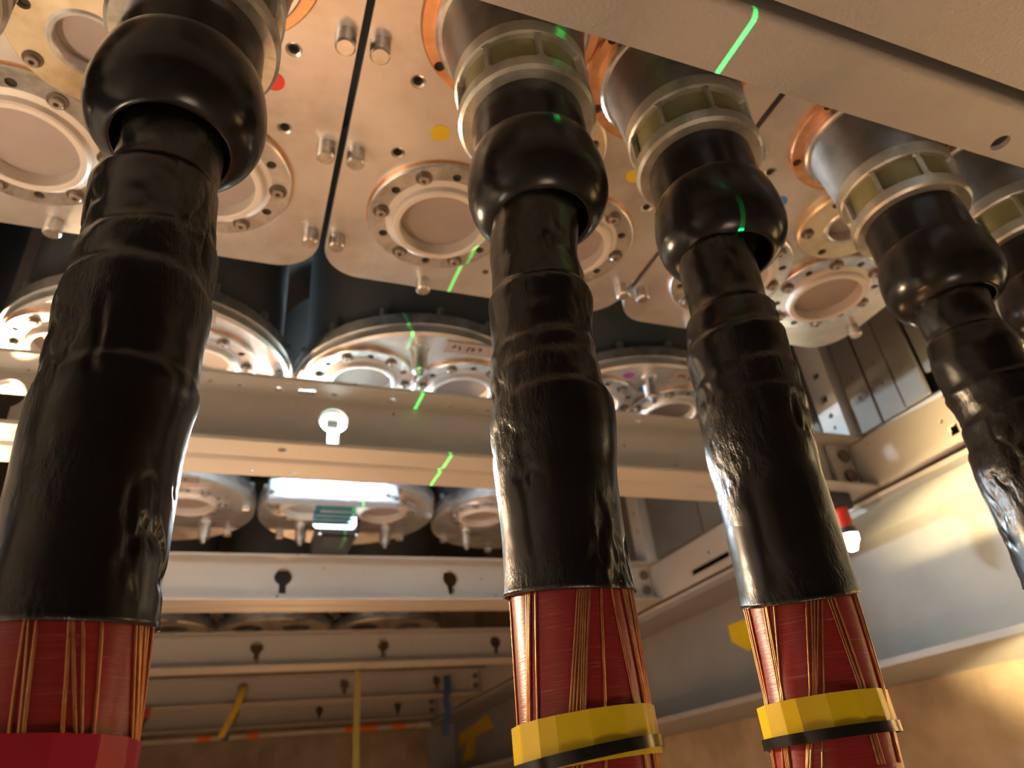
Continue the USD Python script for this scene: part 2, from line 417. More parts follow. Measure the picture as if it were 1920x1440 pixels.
XR = 1.895
KX = {1: 0.20, 2: 0.195, 3: 0.172, 4: 0.158, 5: 0.15}
beam_labels = {1: 'nearest channel pair crossing behind the cables, orange-lit flange and one glowing keyhole',
               2: 'second channel pair, pale web with two dark keyholes, under the work light',
               3: 'third channel pair with three blurred keyholes, below the pale one',
               4: 'fourth channel pair, a yellow strap hanging from its keyhole',
               5: 'farthest channel pair, just above the pipe'}
WEB = {1: 1.61, 2: 2.95, 3: 4.28, 4: 5.61, 5: 6.94}
for i in range(1, 6):
    yw = WEB[i]
    t = Thing('frame_channel', beam_labels[i], 'steel channel', (0, yw, ZB), 'channels crossing the cellar')
    ks = [KX[i] + .698 * k for k in range(-3, 3)]
    kz = .868
    cuts = [keyhole(x, kz, yw - .05, yw + .05) for x in ks if -1.5 < x < 1.75]
    near = list(cuts)
    far = list(cuts)
    if i == 1:
        for (hx, hy, r) in ((-.094, 1.560, .007), (-.027, 1.566, .008), (.060, 1.568, .010), (.195, 1.566, .009), (.344, 1.568, .010), (.500, 1.570, .009), (.556, 1.570, .009), (.611, 1.570, .009), (1.069, 1.556, .012), (-.62, 1.56, .009), (-.75, 1.56, .009)):
            near.append(vhole(hx, hy, r, ZT - .03, ZT + .03))
        near.append(bx(.107, .149, 1.556, 1.578, ZT - .03, ZT + .03))
        near.append(vhole(.08, 1.553, .011, ZB - .03, ZB + .03))
        far.append(vhole(.115, 1.679, .010, ZB - .03, ZB + .03))
        far.append(vhole(.02, 1.68, .007, ZB - .03, ZB + .03))
    channel(t, yw - .003, -.088, -1.58, XR - .004, near)
    channel(t, yw + .003, .095, -1.58, XR - .004, far)
    # angle bracket that ties the pair to the side channel, two bolts
    t.part('end_bracket', cat([bx(1.80, XR - .003, yw - .030, yw - .018, ZB + TH + .002, ZT - TH - .002), ]), M['frame'])
    for bz in (.885, .815):
        h = hcyl((1.856, yw - .030, bz), (1.856, yw - .040, bz), .022)
        t.part('bolt', h, M['boltdark'])

# front pair, in front of the connectors
t = Thing('frame_channel', 'big cream channel pair across the upper right corner, in front of the cable connectors', 'steel channel', (0.8, .31, ZB), 'channels crossing the cellar')
slot = cat([extrude(Point(0, 0).buffer(.0135, 16), ZB - .05, ZB + .05)])
slot.apply_translation((.977, .379, 0))
channel(t, .321, .083, -1.58, XR - .004, [slot])
channel(t, .205, .099, -1.58, XR - .004)

# side channel along the right
t = Thing('side_channel', 'long cream channel on top of the girder where the crossing channels end', 'steel channel', (1.9, 3, ZB))
sp = channel_poly(0, .2)
sp = Polygon([(1.9 + x, z) for x, z in sp.exterior.coords])
e = along_y(sp, -1.2, 7.1); e.fix_normals()
def xhole(y0, y1, z0, z1): return bx(1.85, 1.93, y0, y1, z0, z1)
def slant(y0, y1, zc, h): return bx(1.85, 1.93, y0, y1, zc - h, zc + h)
e = boolean(e, [xhole(1.205, 1.235, .79, .82), slant(2.32, 2.60, .80, .012), slant(3.9, 4.2, .80, .012)] + [to_man(hcyl((1.85, y, .845), (1.93, y, .845), .006, 10)) for y in (1.245, 2.45, .9)])
t.part('channel', e, M['frame'], smooth=25)
t.part('lip', bx(1.885, 1.99, -1.2, 7.1, .722, .735), M['frame'])

# uprights and cabinet side panels on the side channel
def upright(y, label):
    t = Thing('cabinet_upright', label, 'upright', (1.87, y + .05, ZT), 'white uprights on the side channel')
    pl = sbox(y, ZT + .0005, y + .097, 1.75)
    h = unary_union([sbox(y + .036, z, y + .060, z + .026) for z in (1.09, 1.185)] + [Point(y + .046, 1.035).buffer(.009), Point(y + .046, .99).buffer(.006)])
    e = extrude(pl.difference(h), 0, .012)
    v = e.vertices.copy()
    e.vertices = np.stack([1.858 + v[:, 2], v[:, 0], v[:, 1]], 1)
    e.fix_normals()
    t.part('post', e, M['paint_white'])
    t.part('post_return', bx(1.8702, 1.93, y, y + .012, ZT + .0005, 1.75), M['paint_white'])
    t.part('post_return', bx(1.8702, 1.93, y + .085, y + .097, ZT + .0005, 1.75), M['paint_white'])
upright(1.525, 'white perforated upright right of the third cable, on the nearest channel')
upright(2.86, 'white upright on the second channel, seen between the middle cables')
upright(4.19, 'white upright on the third channel, mostly hidden by the second cable')
def side_panel(y0, y1, label, dark=False, zlow=ZT + .002):
    t = Thing('cabinet_side_panel', label, 'panel', (1.9, (y0 + y1) / 2, zlow), 'cabinet side panels')
    n = 3
    for k in range(n):
        a, b = y0 + (y1 - y0) * k / n, y0 + (y1 - y0) * (k + 1) / n
        t.part('sheet', bx(1.894 + .004 * (k % 2), 1.907 + .004 * (k % 2), a + .003, b - .003, zlow, 2.0, .002), M['paint'])
        for z in (1.05, 1.13):
            t.part('screw', hcyl((1.8938 + .004 * (k % 2), (a + b) / 2, z), (1.890, (a + b) / 2, z), .006, 12), M['paint'])
side_panel(1.235, 1.515, 'grey cabinet side panel right of the white perforated upright')
side_panel(.30, 1.225, 'grey cabinet side panel above the fourth cable, right of the plates', zlow=1.0)
side_panel(1.66, 2.84, 'grey cabinet side panel behind the gap between the second and third cable')
side_panel(3.02, 4.17, 'grey cabinet side panel in the far bay')

# ---------------------------------------------------------------- cable plates
ZP, PT = 1.0, .022
FY, CPX = .97, {0: -.022, 1: -.002, 2: .005}
PC = {0: -.248, 1: .449, 2: 1.146}
plate_labels = {0: 'left aluminium cable plate with a red dot sticker', 1: 'middle aluminium cable plate with yellow dot stickers and the green laser line', 2: 'right aluminium cable plate, warm lit, behind the third and fourth cable'}
for k, cx in PC.items():
    t = Thing('cable_plate', plate_labels[k], 'plate', (cx, .7, ZP), 'aluminium cable plates')
    hw = .3485 - .006
    pl = sbox(cx - hw, .13, cx + hw, 1.19)
    pl = pl.buffer(-.085).buffer(.085, 12)
    holes = []
    for sx in (-1, 1):
        for y in (.69, .838):
            holes.append(Point(cx + sx * .253, y).buffer(.0125, 8))
    holes.append(Point(cx, 1.105).buffer(.007, 8))
    for dx, y in ((-.135, FY), (.138, FY)) if k == 0 else ((-.140, FY), (.132, FY)) if k == 1 else ((-.148, FY), (.130, FY)):
        holes.append(Point(cx + dx, y).buffer(.0856, 24))
    holes.append(Point(cx + CPX[k], .757).buffer(.0500, 20))
    cut = unary_union(holes)
    # countersunk lower edge
    t.part('plate', extrude(pl.difference(cut), ZP, ZP + PT), M['plate'], smooth=30)
    for sx in (-1, 1):
        for y in (.69, .838):
            t.part('threaded_hole', lathe([(.0085, ZP + .002), (.0124, ZP + .0005), (.0124, ZP + PT), (.0085, ZP + PT)], (cx + sx * .253, y), 16), M['bolt'])
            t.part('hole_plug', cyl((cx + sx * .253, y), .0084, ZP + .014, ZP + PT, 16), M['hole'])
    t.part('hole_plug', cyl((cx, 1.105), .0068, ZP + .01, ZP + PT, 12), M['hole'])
    for (dx, y) in [(s * .323, yy) for s in (-1, 1) for yy in (.435, .645, .858, 1.077)] + [(-.125, 1.166), (.125, 1.166)]:
        t.part('bolt', lathe([(0, ZP - .030), (.0125, ZP - .030), (.0155, ZP - .027), (.0155, ZP - .0005), (0, ZP - .0005)], (cx + dx, y), 20), M['bolt'])
    if k == 0:
        t.part('sticker', cyl((cx + .229, .753), .0165, ZP - .0008, ZP - .0001, 28), M['sticker_red'], label='red dot sticker')
    if k == 1:
        t.part('sticker', cyl((cx - .193, .776), .0165, ZP - .0008, ZP - .0001, 28), M['sticker_yellow'], label='yellow dot sticker')
        t.part('sticker', cyl((cx + .187, .770), .0165, ZP - .0008, ZP - .0001, 28), M['sticker_yellow'], label='yellow dot sticker')
    if k == 2:
        t.part('sticker', cyl((cx - .182, .751), .0165, ZP - .0008, ZP - .0001, 28), M['sticker_blue'], label='pale blue dot sticker')

# ---------------------------------------------------------------- blanked cable ports
def blank_flange(label, c, z=ZP, group='blank flanges on the front row of the plates', rotz=0):
    t = Thing('blanking_flange', label, 'flange', (c[0], c[1], z), group)
    ring = lathe([(.086, z - .013), (.1375, z - .013), (.140, z - .0105), (.140, z - .003), (.086, z - .003)], c, 96)
    cuts = [cyl((c[0] + .116 * math.cos(a), c[1] + .116 * math.sin(a)), .0085, z - .02, z + .01, 14) for a in np.radians([30, 90, 150, 210, 270, 330])]
    t.part('ring', boolean(ring, cuts), M['flange'], smooth=25)
    t.part('shim', lathe([(.086, z - .0029), (.1425, z - .0029), (.1425, z - .0001), (.086, z - .0001)], c, 64), M['gasket'], label='copper coloured shim')
    for a in np.radians([30, 90, 150, 210, 270, 330]):
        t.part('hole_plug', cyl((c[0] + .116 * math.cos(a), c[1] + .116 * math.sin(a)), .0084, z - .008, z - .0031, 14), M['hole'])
    for a in np.radians([0, 60, 120, 180, 240, 300]):
        p = (c[0] + .116 * math.cos(a), c[1] + .116 * math.sin(a))
        b = t.part('bolt', lathe([(0, z - .0165), (.0148, z - .0165), (.0155, z - .0155), (.0155, z - .0131), (0, z - .0131)], p, 24), M['boltdark'])
        t.part('screw_head', lathe([(.0042, z - .0235), (.0090, z - .0235), (.0098, z - .0225), (.0098, z - .0166), (.0042, z - .0166)], p, 20), M['washer'], under=b)
    t.part('collar', lathe([(.0785, z - .027), (.081, z - .029), (.089, z - .029), (.0925, z - .026), (.0945, z - .0165), (.106, z - .0135), (.106, z - .0131), (.0853, z - .0131), (.0785, z + .004)], c, 96), M['collar'], smooth=35)
    t.part('cover_disc', cyl(c, .0783, z - .0012, z + .003, 64), M['membrane'])
    return t

bf0 = blank_flange('blank flange with white collar, far left, below the gold port', (PC[0] - .135, FY))
base_pos = {}
def bf_copy(label, c, z=ZP, group=None, rotz=0):
    return copy_of(bf0, label, (c[0], c[1], z), rotz=rotz, group=group)
bf_copy('blank flange half hidden behind the leftmost cable, right of it', (PC[0] + .138, FY))
bf_copy('blank flange with a green laser spot on its collar, left of the second cable', (PC[1] - .140, FY))
bf_copy('blank flange peeking out right of the second cable', (PC[1] + .132, FY))
bf_copy('blank flange mostly hidden behind the third cable, its edge at the right', (PC[2] - .148, FY))
bf_copy('blank flange between the third and fourth cable, with a pinkish disc', (PC[2] + .130, FY))

def small_port(label, c, z=ZP):
    t = Thing('centre_port', label, 'flange', (c[0], c[1], z), 'small ports in the middle of the plates')
    ring = lathe([(.050, z - .014), (.104, z - .014), (.108, z - .010), (.108, z - .0002), (.050, z - .0002)], c, 80)
    cuts = [cyl((c[0] + .085 * math.cos(a), c[1] + .085 * math.sin(a)), .0095, z - .02, z + .01, 14) for a in np.radians([210, 90, 330])]
    t.part('ring', boolean(ring, cuts), M['gold'], smooth=25)
    for a in np.radians([210, 90, 330]):
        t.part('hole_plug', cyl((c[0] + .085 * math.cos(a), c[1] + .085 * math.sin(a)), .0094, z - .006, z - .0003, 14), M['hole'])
    for a in np.radians([150, 30, 270]):
        p = (c[0] + .088 * math.cos(a), c[1] + .088 * math.sin(a))
        b = t.part('bolt', lathe([(0, z - .0175), (.0130, z - .0175), (.0137, z - .0165), (.0137, z - .0141), (0, z - .0141)], p, 24), M['boltdark'])
        t.part('screw_head', lathe([(.0040, z - .024), (.0080, z - .024), (.0086, z - .023), (.0086, z - .0176), (.0040, z - .0176)], p, 20), M['washer'], under=b)
    t.part('rim', lathe([(.044, z - .015), (.046, z - .017), (.051, z - .017), (.0545, z - .0141), (.0499, z - .0141), (.0499, z + .012), (.044, z + .012)], c, 64), M['flange'], smooth=35)
    t.part('cover_disc', cyl(c, .0439, z + .006, z + .010, 48), M['membrane'])
    return t
sp0 = small_port('gold centre port at the upper left, beside the leftmost cable', (PC[0] + CPX[0], .757))
copy_of(sp0, 'gold centre port hidden behind the second cable', (PC[1] + CPX[1], .757, ZP))
copy_of(sp0, 'centre port behind the fourth cable connector', (PC[2] + CPX[2], .757, ZP))

# ---------------------------------------------------------------- cables
CY = .558
def disp_noise(th, z, seed, fa, fz, octv=3):
    p = np.stack([np.cos(th) * fa + 7.3, np.sin(th) * fa + 3.1, z * fz + 5.7], -1)
    return meshkit.fbm(p, octv, seed) - 0.5

def sleeve_mesh(rows, seed, steps=(), end=(0, 0), n=150, na=128):
    rows = np.array(sorted(rows, key=lambda q: q[0]))
    zt, zb = rows[-1, 0], rows[0, 0]
    z = np.linspace(zt, zb, n)
    from scipy.interpolate import PchipInterpolator
    px, pr = PchipInterpolator(rows[:, 0], rows[:, 1]), PchipInterpolator(rows[:, 0], rows[:, 2])
    cx, r = px(z), pr(z)
    th = np.linspace(0, 2 * math.pi, na, endpoint=False)
    Z, T = np.meshgrid(z, th, indexing='ij')
    R = np.repeat(r[:, None], na, 1)
    # the lower part is smooth, the taped part above it lumpy
    k = np.clip((Z - (zb + .07)) / .12, 0, 1)
    R = R + .0045 * k * disp_noise(T, Z, seed, 1.1, 14) + .0020 * (0.25 + k) * disp_noise(T, Z, seed + 5, 2.2, 38)
    rid = np.abs(disp_noise(T, Z, seed + 9, 3.0, 16, 3)) * 2
    msk = np.clip(disp_noise(T, Z, seed + 13, .9, 7, 2) * 6, 0, 1)
    R = R - .0032 * msk * np.exp(-(rid * 9) ** 2)
    for (zs, amp, sl, ph) in steps:
        zz = zs + sl * np.sin(T + ph) + .004 * disp_noise(T, Z * 0, seed + 21, 1.2, 1)
        d = (zz - Z)
        R = R + amp * (1 / (1 + np.exp(-np.clip(d / .0022, -30, 30))) - .5) * np.exp(-np.abs(d) / .05)
    # slightly flared cut end
    R = R + .0018 * np.exp(-(Z - zb) / .006)
    b_ = math.pi / 2 - (math.atan2(cx[-1], CY) + math.pi)
    zend = Z + np.clip(1 - (Z - zb) / .08, 0, 1) * (-end[0] * np.cos(T - b_) + end[1] * np.sin(T - b_))
    v = np.stack([cx[:, None] + R * np.cos(T), CY + R * np.sin(T), zend], -1).reshape(-1, 3)
    # cut end turned inwards
    last = v[(n - 1) * na:].copy()
    cen = np.array([cx[-1], CY])
    inn = last.copy(); inn[:, :2] = cen + (last[:, :2] - cen) * (.0535 / np.linalg.norm(last[:, :2] - cen, axis=1, keepdims=True)); inn[:, 2] -= .0002
    up = inn.copy(); up[:, 2] += .02
    v = np.vstack([v, inn, up])
    m_ = n + 2
    i, j = np.meshgrid(np.arange(m_ - 1), np.arange(na), indexing='ij')
    a = i * na + j; b = i * na + (j + 1) % na; c = (i + 1) * na + (j + 1) % na; d = (i + 1) * na + j
    f = np.concatenate([np.stack([a, d, c], -1).reshape(-1, 3), np.stack([a, c, b], -1).reshape(-1, 3)])
    return trimesh.Trimesh(v, f, process=False)

def axis_at(core, z):
    core = np.array(sorted(core, key=lambda q: q[0]))
    return np.interp(z, core[:, 0], core[:, 1])

def core_mesh(core, z0, z1, r, n=24, na=96):
    z = np.linspace(z0, z1, n)
    cx = axis_at(core, z)
    return tube(np.stack([cx, np.full(n, CY), z], 1), r, na)

def wire_mesh(core, R, u0, u1, z0, z1, wr, rnd, wob=.012):
    """copper wire on the core from height z0 to z1; u: sideways position seen from the lens, -1 left edge .. 1 right edge"""
    z = np.linspace(z0, z1, 22)
    cx = axis_at(core, z)
    s = (z - z0) / (z1 - z0)
    u = u0 + (u1 - u0) * s + wob * np.sin(s * 5 + rnd.uniform(0, 6)) * rnd.uniform(.3, 1)
    az = np.arctan2(cx, CY)
    D = np.hypot(cx, CY)
    # past the outline the wire runs on round the back
    ph = np.arcsin(np.clip(u, -.97, .97)) + np.sign(u) * np.maximum(np.abs(u) - .97, 0) * 3.0
    # direction from the axis to the lens, turned by ph
    back = az + math.pi
    ang = back - ph
    rr = R + wr * .9
    return tube(np.stack([cx + rr * np.sin(ang), CY + rr * np.cos(ang), z], 1), wr, 8)

def band_mesh(core, R, zfun, h, th, n=96, facet=None, over=0.0):
    """closed band round the core; zfun(angle) gives its lower edge"""
    a = np.linspace(0, 2 * math.pi, n, endpoint=False)
    zl = zfun(a)
    cx = axis_at(core, zl)
    rr = np.full(n, R) if facet is None else facet(a)
    loops = []
    for (r_, dz) in ((rr, 0), (rr + th, 0), (rr + th, h), (rr, h)):
        loops.append(np.stack([cx + r_ * np.sin(a), CY + r_ * np.cos(a), zl + dz], 1))
    v = np.concatenate(loops)
    f = []
    for q in range(4):
        for i in range(n):
            j = (i + 1) % n
            a0, b0, c0, d0 = q * n + i, q * n + j, ((q + 1) % 4) * n + j, ((q + 1) % 4) * n + i
            f += [[a0, b0, c0], [a0, c0, d0]]
    ms = trimesh.Trimesh(v, np.array(f), process=False)
    if ms.volume < 0:
        ms.invert()
    return ms

def connector(t, cx, rib0):
    c = (cx, CY)
    z = ZP
    ring = lathe([(.06, z - .012), (.1335, z - .012), (.1362, z - .009), (.1362, z - .0002), (.06, z - .0002)], c, 96)
    aa = np.radians([15 + 60 * k for k in range(6)])
    fl = t.part('plug_flange', boolean(ring, [cyl((cx + .125 * math.cos(a), CY + .125 * math.sin(a)), .0085, z - .02, z - .004, 14) for a in aa]), M['gasket'], label='orange metal plug flange')
    for a in aa:
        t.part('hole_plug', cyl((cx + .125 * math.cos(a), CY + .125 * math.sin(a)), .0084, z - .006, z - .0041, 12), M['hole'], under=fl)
    t.part('upper_ring', lathe([(.05, z - .030), (.1115, z - .030), (.1150, z - .027), (.1150, z - .0122), (.05, z - .0122)], c, 80), M['flange'], smooth=30)
    t.part('body', lathe([(.05, .862), (.0920, .862), (.0955, .90), (.1020, .955), (.1060, z - .0302), (.05, z - .0302)], c, 80), M['casting'], smooth=30)
    # union nut: two rims, recessed waist, ribs across it
    waist = lathe([(.06, .790), (.0835, .790), (.0835, .842), (.06, .842)], c, 72)
    ribs = []
    for k in range(8):
        a = rib0 + k * math.pi / 4
        b = bx(.080, .0918, -.0028, .0028, .788, .846)
        w1 = trimesh.convex.convex_hull(np.array([(.080, -.010, .788), (.080, .010, .788), (.0918, -.010, .788), (.0918, .010, .788), (.080, -.0026, .798), (.080, .0026, .798), (.0918, -.0026, .798), (.0918, .0026, .798)]))
        w2 = w1.copy(); w2.vertices[:, 2] = 2 * .817 - w2.vertices[:, 2]; w2.invert()
        for q in (b, w1, w2):
            q = q.copy(); q.apply_transform(trimesh.transformations.rotation_matrix(a, [0, 0, 1])); q.apply_translation((cx, CY, 0)); ribs.append(q)
    top = lathe([(.06, .840), (.0905, .840), (.0935, .843), (.0935, .864), (.0905, .867), (.06, .867)], c, 72)
    bot = lathe([(.06, .771), (.0880, .771), (.0925, .775), (.0925, .791), (.0900, .794), (.06, .794)], c, 72)
    nt = t.part('union_nut', cat([top, bot]), M['nut'], smooth=30)
    t.part('nut_waist', waist, M['groove'], under=nt, smooth=30)
    for k in range(8):
        t.part('rib', cat(ribs[3 * k:3 * k + 3]), M['nut'], under=nt, smooth=25)
    # moulded rubber: collar then bell-shaped boot
    t.part('rubber_collar', lathe([(.05, .690), (.0752, .690), (.0755, .72), (.0748, .7705), (.05, .7705)], c, 96), M['rubber'], smooth=40)
    bell = [(.0745, .707), (.0785, .7035), (.0812, .697), (.0842, .684), (.0866, .668), (.0876, .652), (.0872, .640), (.0855, .630), (.0815, .619), (.0755, .610), (.0690, .6035), (.0625, .5990), (.0580, .5968), (.0556, .5975), (.0550, .601), (.0550, .640), (.0745, .690)]
    t.part('boot', lathe(bell, c, 112), M['rubber'], smooth=60)

def cable(name_label, cx, rows, core, rib0, seed, steps, wires, end=(.006, 0), zend=.14, low=-.75, wr=.0011):
    rnd = random.Random(seed)
    t = Thing('power_cable', name_label, 'cable', (cx, CY, low), 'power cables hanging from the plates')
    connector(t, cx, rib0)
    rows = list(rows)
    ztop = max(q[0] for q in rows)
    if ztop < .64:
        x_, r_ = [q for q in rows if q[0] == ztop][0][1:]
        rows += [(.605, x_ * .6 + cx * .4, min(r_, .0525)), (.66, cx, .051)]
    t.part('sleeve', sleeve_mesh(rows, seed, steps, end), M['sleeve'], smooth=True)
    zb = min(q[0] for q in rows)
    R = .0528
    t.part('core', core_mesh(core, low, zb + .025, R), M['red'], smooth=40, label='dark red cable core')
    for (u0, u1, z0, z1) in wires:
        t.part('copper_wire', wire_mesh(core, R, u0, u1, z0, z1, wr, rnd), M['copper'], smooth=True)
    # wires on the far side and below the frame, real geometry joined
    bk = []
    for k in range(16):
        a = math.pi * (.60 + .80 * (k + .5) / 16)
        z = np.linspace(zb + .02, low, 12)
        ph = a + .10 * np.sin(z * 3 + k)
        x_ = axis_at(core, z)
        az = np.arctan2(x_, CY) + math.pi
        bk.append(tube(np.stack([x_ + (R + wr * .9) * np.sin(az + ph), CY + (R + wr * .9) * np.cos(az + ph), z], 1), wr, 6))
    t.part('rear_wires', cat(bk), M['copper'], smooth=True, kind='stuff')
    return t, R

def U_(cxpx, hw, x):
    return (x - cxpx) / hw

def azlens(core, z):
    return math.atan2(axis_at(core, z), CY) + math.pi

def tape_and_tie(t, core, R, z0, h, mtl, z_tie, tilt, seed, tie=True, tilt_tie=0.0):
    rnd = random.Random(seed)
    b = azlens(core, z0)
    # the tape bridges the wires, so its outline is faceted
    knots = sorted([b + q for q in (-2.9, -2.2, -1.55, -.95, -.55, -.1, .35, .62, 1.0, 1.45, 2.1, 2.6)])
    kr = R + .0042
    def facet(a):
        out = np.empty(len(a))
        ks = np.array([knots[-1] - 2 * math.pi] + knots + [knots[0] + 2 * math.pi])
        for i, x in enumerate(a):
            x = (x - ks[1]) % (2 * math.pi) + ks[1]
            j = np.searchsorted(ks, x) - 1
            j = min(max(j, 0), len(ks) - 2)
            w = (ks[j + 1] - ks[j]) / 2
            mid = (ks[j + 1] + ks[j]) / 2
            out[i] = max(kr * math.cos(w) / math.cos(x - mid), R + .0028) if w < .5 else R + .0034
        return out
    zf = lambda a: z0 + tilt * np.sin(a - b) + .0
    t.part('colour_tape', band_mesh(core, R, zf, h, .0006, 240, facet), mtl, smooth=12)
    # loose tape end
    zf2 = lambda a: z0 + .0015 + tilt * np.sin(a - b)
    if tie:
        zt = lambda a: z_tie + tilt_tie * np.sin(a - b)
        p = t.part('cable_tie', band_mesh(core, R + .0046, zt, .0085, .0022, 120), M['tie'], smooth=30)
        ang = b + 2.2
        z_ = float(z_tie + tilt_tie * math.sin(ang - b))
        cx = axis_at(core, z_)
        hd = bx(-.009, .009, -.005, .005, -.003, .012, .0015)
        hd.apply_transform(trimesh.transformations.rotation_matrix(-ang, [0, 0, 1]))
        hd.apply_translation((cx + (R + .009) * math.sin(ang), CY + (R + .009) * math.cos(ang), z_))
        t.part('tie_head', hd, M['tie'], under=p)

R2 = [(.59, .2957, .0525), (.522, .2884, .0519), (.498, .2891, .055), (.468, .2886, .0574), (.438, .2859, .0565), (.417, .2842, .056), (.384, .2815, .0544), (.364, .2817, .0555), (.339, .2845, .0596), (.314, .2833, .0609), (.285, .2808, .0593), (.258, .2786, .057), (.231, .2782, .0563), (.205, .2778, .0556), (.181, .2774, .0559), (.151, .2765, .0560)]
R3 = [(.589, .5556, .0495), (.561, .5555, .0501), (.517, .5538, .0513), (.491, .5514, .056), (.458, .5457, .0585), (.427, .544, .0594), (.397, .5429, .0595), (.368, .5411, .059), (.34, .539, .0582), (.306, .5343, .0575), (.274, .5329, .0557), (.243, .5321, .0556), (.214, .5309, .0558), (.186, .5295, .0557), (.146, .5275, .0555)]
R1 = [(.59, -.100, .0498), (.555, -.101, .0502), (.539, -.1056, .0525), (.504, -.1039, .0552), (.471, -.1008, .057), (.439, -.0999, .0579), (.397, -.1001, .058), (.358, -.1003, .0574), (.327, -.0994, .0584), (.309, -.0992, .0584), (.292, -.1002, .0572), (.256, -.1013, .0558), (.213, -.1004, .0553), (.174, -.0998, .0553), (.128, -.0992, .0556)]
R4 = [(.584, .9917, .0525), (.545, .9925, .0528), (.52, .9925, .057), (.495, .9905, .0605), (.453, .9891, .0605), (.425, .9925, .059), (.387, .991, .0585), (.343, .9821, .0595), (.313, .9735, .058), (.26, .97, .057), (.209, .9674, .057), (.172, .9656, .057)]

def wires_from(px, cx_t, hw_t, cx_b, hw_b, z_t, z_b, low):
    out = []
    for (a, b) in px:
        ut, ub = (a - cx_t) / hw_t, (b - cx_b) / hw_b
        zz = z_b - .06
        ue = ub + (ub - ut) * (z_b - zz) / (z_t - z_b)
        ue = max(min(ue, 1.2), -1.2)
        out.append((max(min(ut, 1.2), -1.2), ue, z_t, zz))
    return out
s2 = lambda x: 880 + x / 3.79
W2 = [(s2(a), s2(b)) for a, b in ((440, 432), (451, 442), (464, 456), (503, 512), (790, 735), (806, 755), (823, 775), (840, 797), (853, 818), (868, 832), (945, 955), (1003, 1158), (1080, 1228), (1094, 1240), (1108, 1250), (1128, 1258), (1146, 1268), (1160, 1275), (292, 345))]
w2 = wires_from(W2, 1074, 117, 1096, 125, .150, .055, 0)
s3 = lambda x: 1360 + x / 3.43
W3 = [(s3(a), s3(b)) for a, b in ((130, 255), (150, 268), (168, 278), (276, 368), (290, 380), (300, 390), (348, 385), (562, 562), (592, 582), (612, 597), (634, 607), (655, 655), (672, 852), (690, 868), (708, 888), (836, 1000), (852, 1006))]
w3 = wires_from(W3, 1506, 110, 1547, 115, .145, .060, 0)
W1 = [(a / 4, b / 4) for a, b in ((175, 8), (205, 60), (255, 98), (460, 352), (492, 436), (555, 480), (690, 570), (955, 878), (985, 905), (1008, 922), (1032, 942), (1060, 955), (1105, 978))]
w1 = wires_from(W1, 118, 172, 58, 185, .126, .062, 0)

C2 = [(-.75, .20), (.018, .2736), (.06, .2757), (.148, .2785), (.3, .2785)]
C3 = [(-.75, .44), (.022, .5165), (.061, .5237), (.138, .527), (.3, .527)]
C1 = [(-.75, -.12), (.05, -.099), (.3, -.099)]
C4 = [(-.75, .88), (.17, .9656), (.3, .968)]
C5 = [(-.75, 1.18), (.17, 1.262), (.3, 1.265)]
C0 = [(-.75, -.40), (.17, -.374), (.3, -.374)]

def rib_az(cx, deg):
    return math.pi / 2 - (math.atan2(cx, CY) + math.pi - math.radians(deg))

t1, R_ = cable('leftmost black cable, nearest to the lens, red tape round its core', -.102, R1, C1, rib_az(-.102, 10), 11, [(.54, .006, .008, 0.5), (.455, .004, .012, 1.5), (.40, .003, .01, 3), (.31, .003, .008, 2)], w1, end=(.007, 0))
tape_and_tie(t1, C1, R_, .005, .054, M['red_tape'], 0, .002, 3, tie=False)
t2, R_ = cable('second black cable from the left, yellow tape and black tie round its red core', .307, R2, C2, rib_az(.307, -25), 23, [(.478, .006, .004, 0.4), (.405, .005, .006, 1.0), (.375, .003, .005, 2), (.335, .004, .006, 2.6)], w2, end=(.008, -.004))
tape_and_tie(t2, C2, R_, .020, .034, M['yellow_tape'], .0215, -.0030, 5, tilt_tie=-.0060)
t3, R_ = cable('third black cable, crackled sleeve, yellow tape and tie at the lower right', .581, R3, C3, rib_az(.580, -17), 37, [(.50, .006, .005, 0.8), (.455, .005, .006, 1.5), (.40, .004, .006, 2.2), (.37, .003, .005, .3)], w3, end=(.012, -.002))
tape_and_tie(t3, C3, R_, .026, .030, M['yellow_tape'], .0215, -.0010, 8, tilt_tie=-.0015)
t4, R_ = cable('fourth black cable with a lumpy sleeve at the right edge', 1.006, R4, C4, rib_az(1.006, -12), 41, [(.535, .006, .006, 0), (.45, .005, .006, 1.2), (.40, .005, .006, 2.0), (.36, .004, .01, 1.0)], [], zend=.17)
R5 = [(z, x + .292, r) for z, x, r in R4]
t5, R_ = cable('fifth black cable, cut off by the right edge of the picture', 1.295, R5, C5, rib_az(1.295, -30), 53, [(.5, .005, .005, 0)], [], zend=.17)
R0 = [(z, x - .275, r) for z, x, r in R1]
t0, R_ = cable('cable beyond the left edge, only its nut shows in the upper left corner', -.376, R0, C0, rib_az(-.376, -10), 61, [(.5, .005, .005, 0)], [], zend=.17)

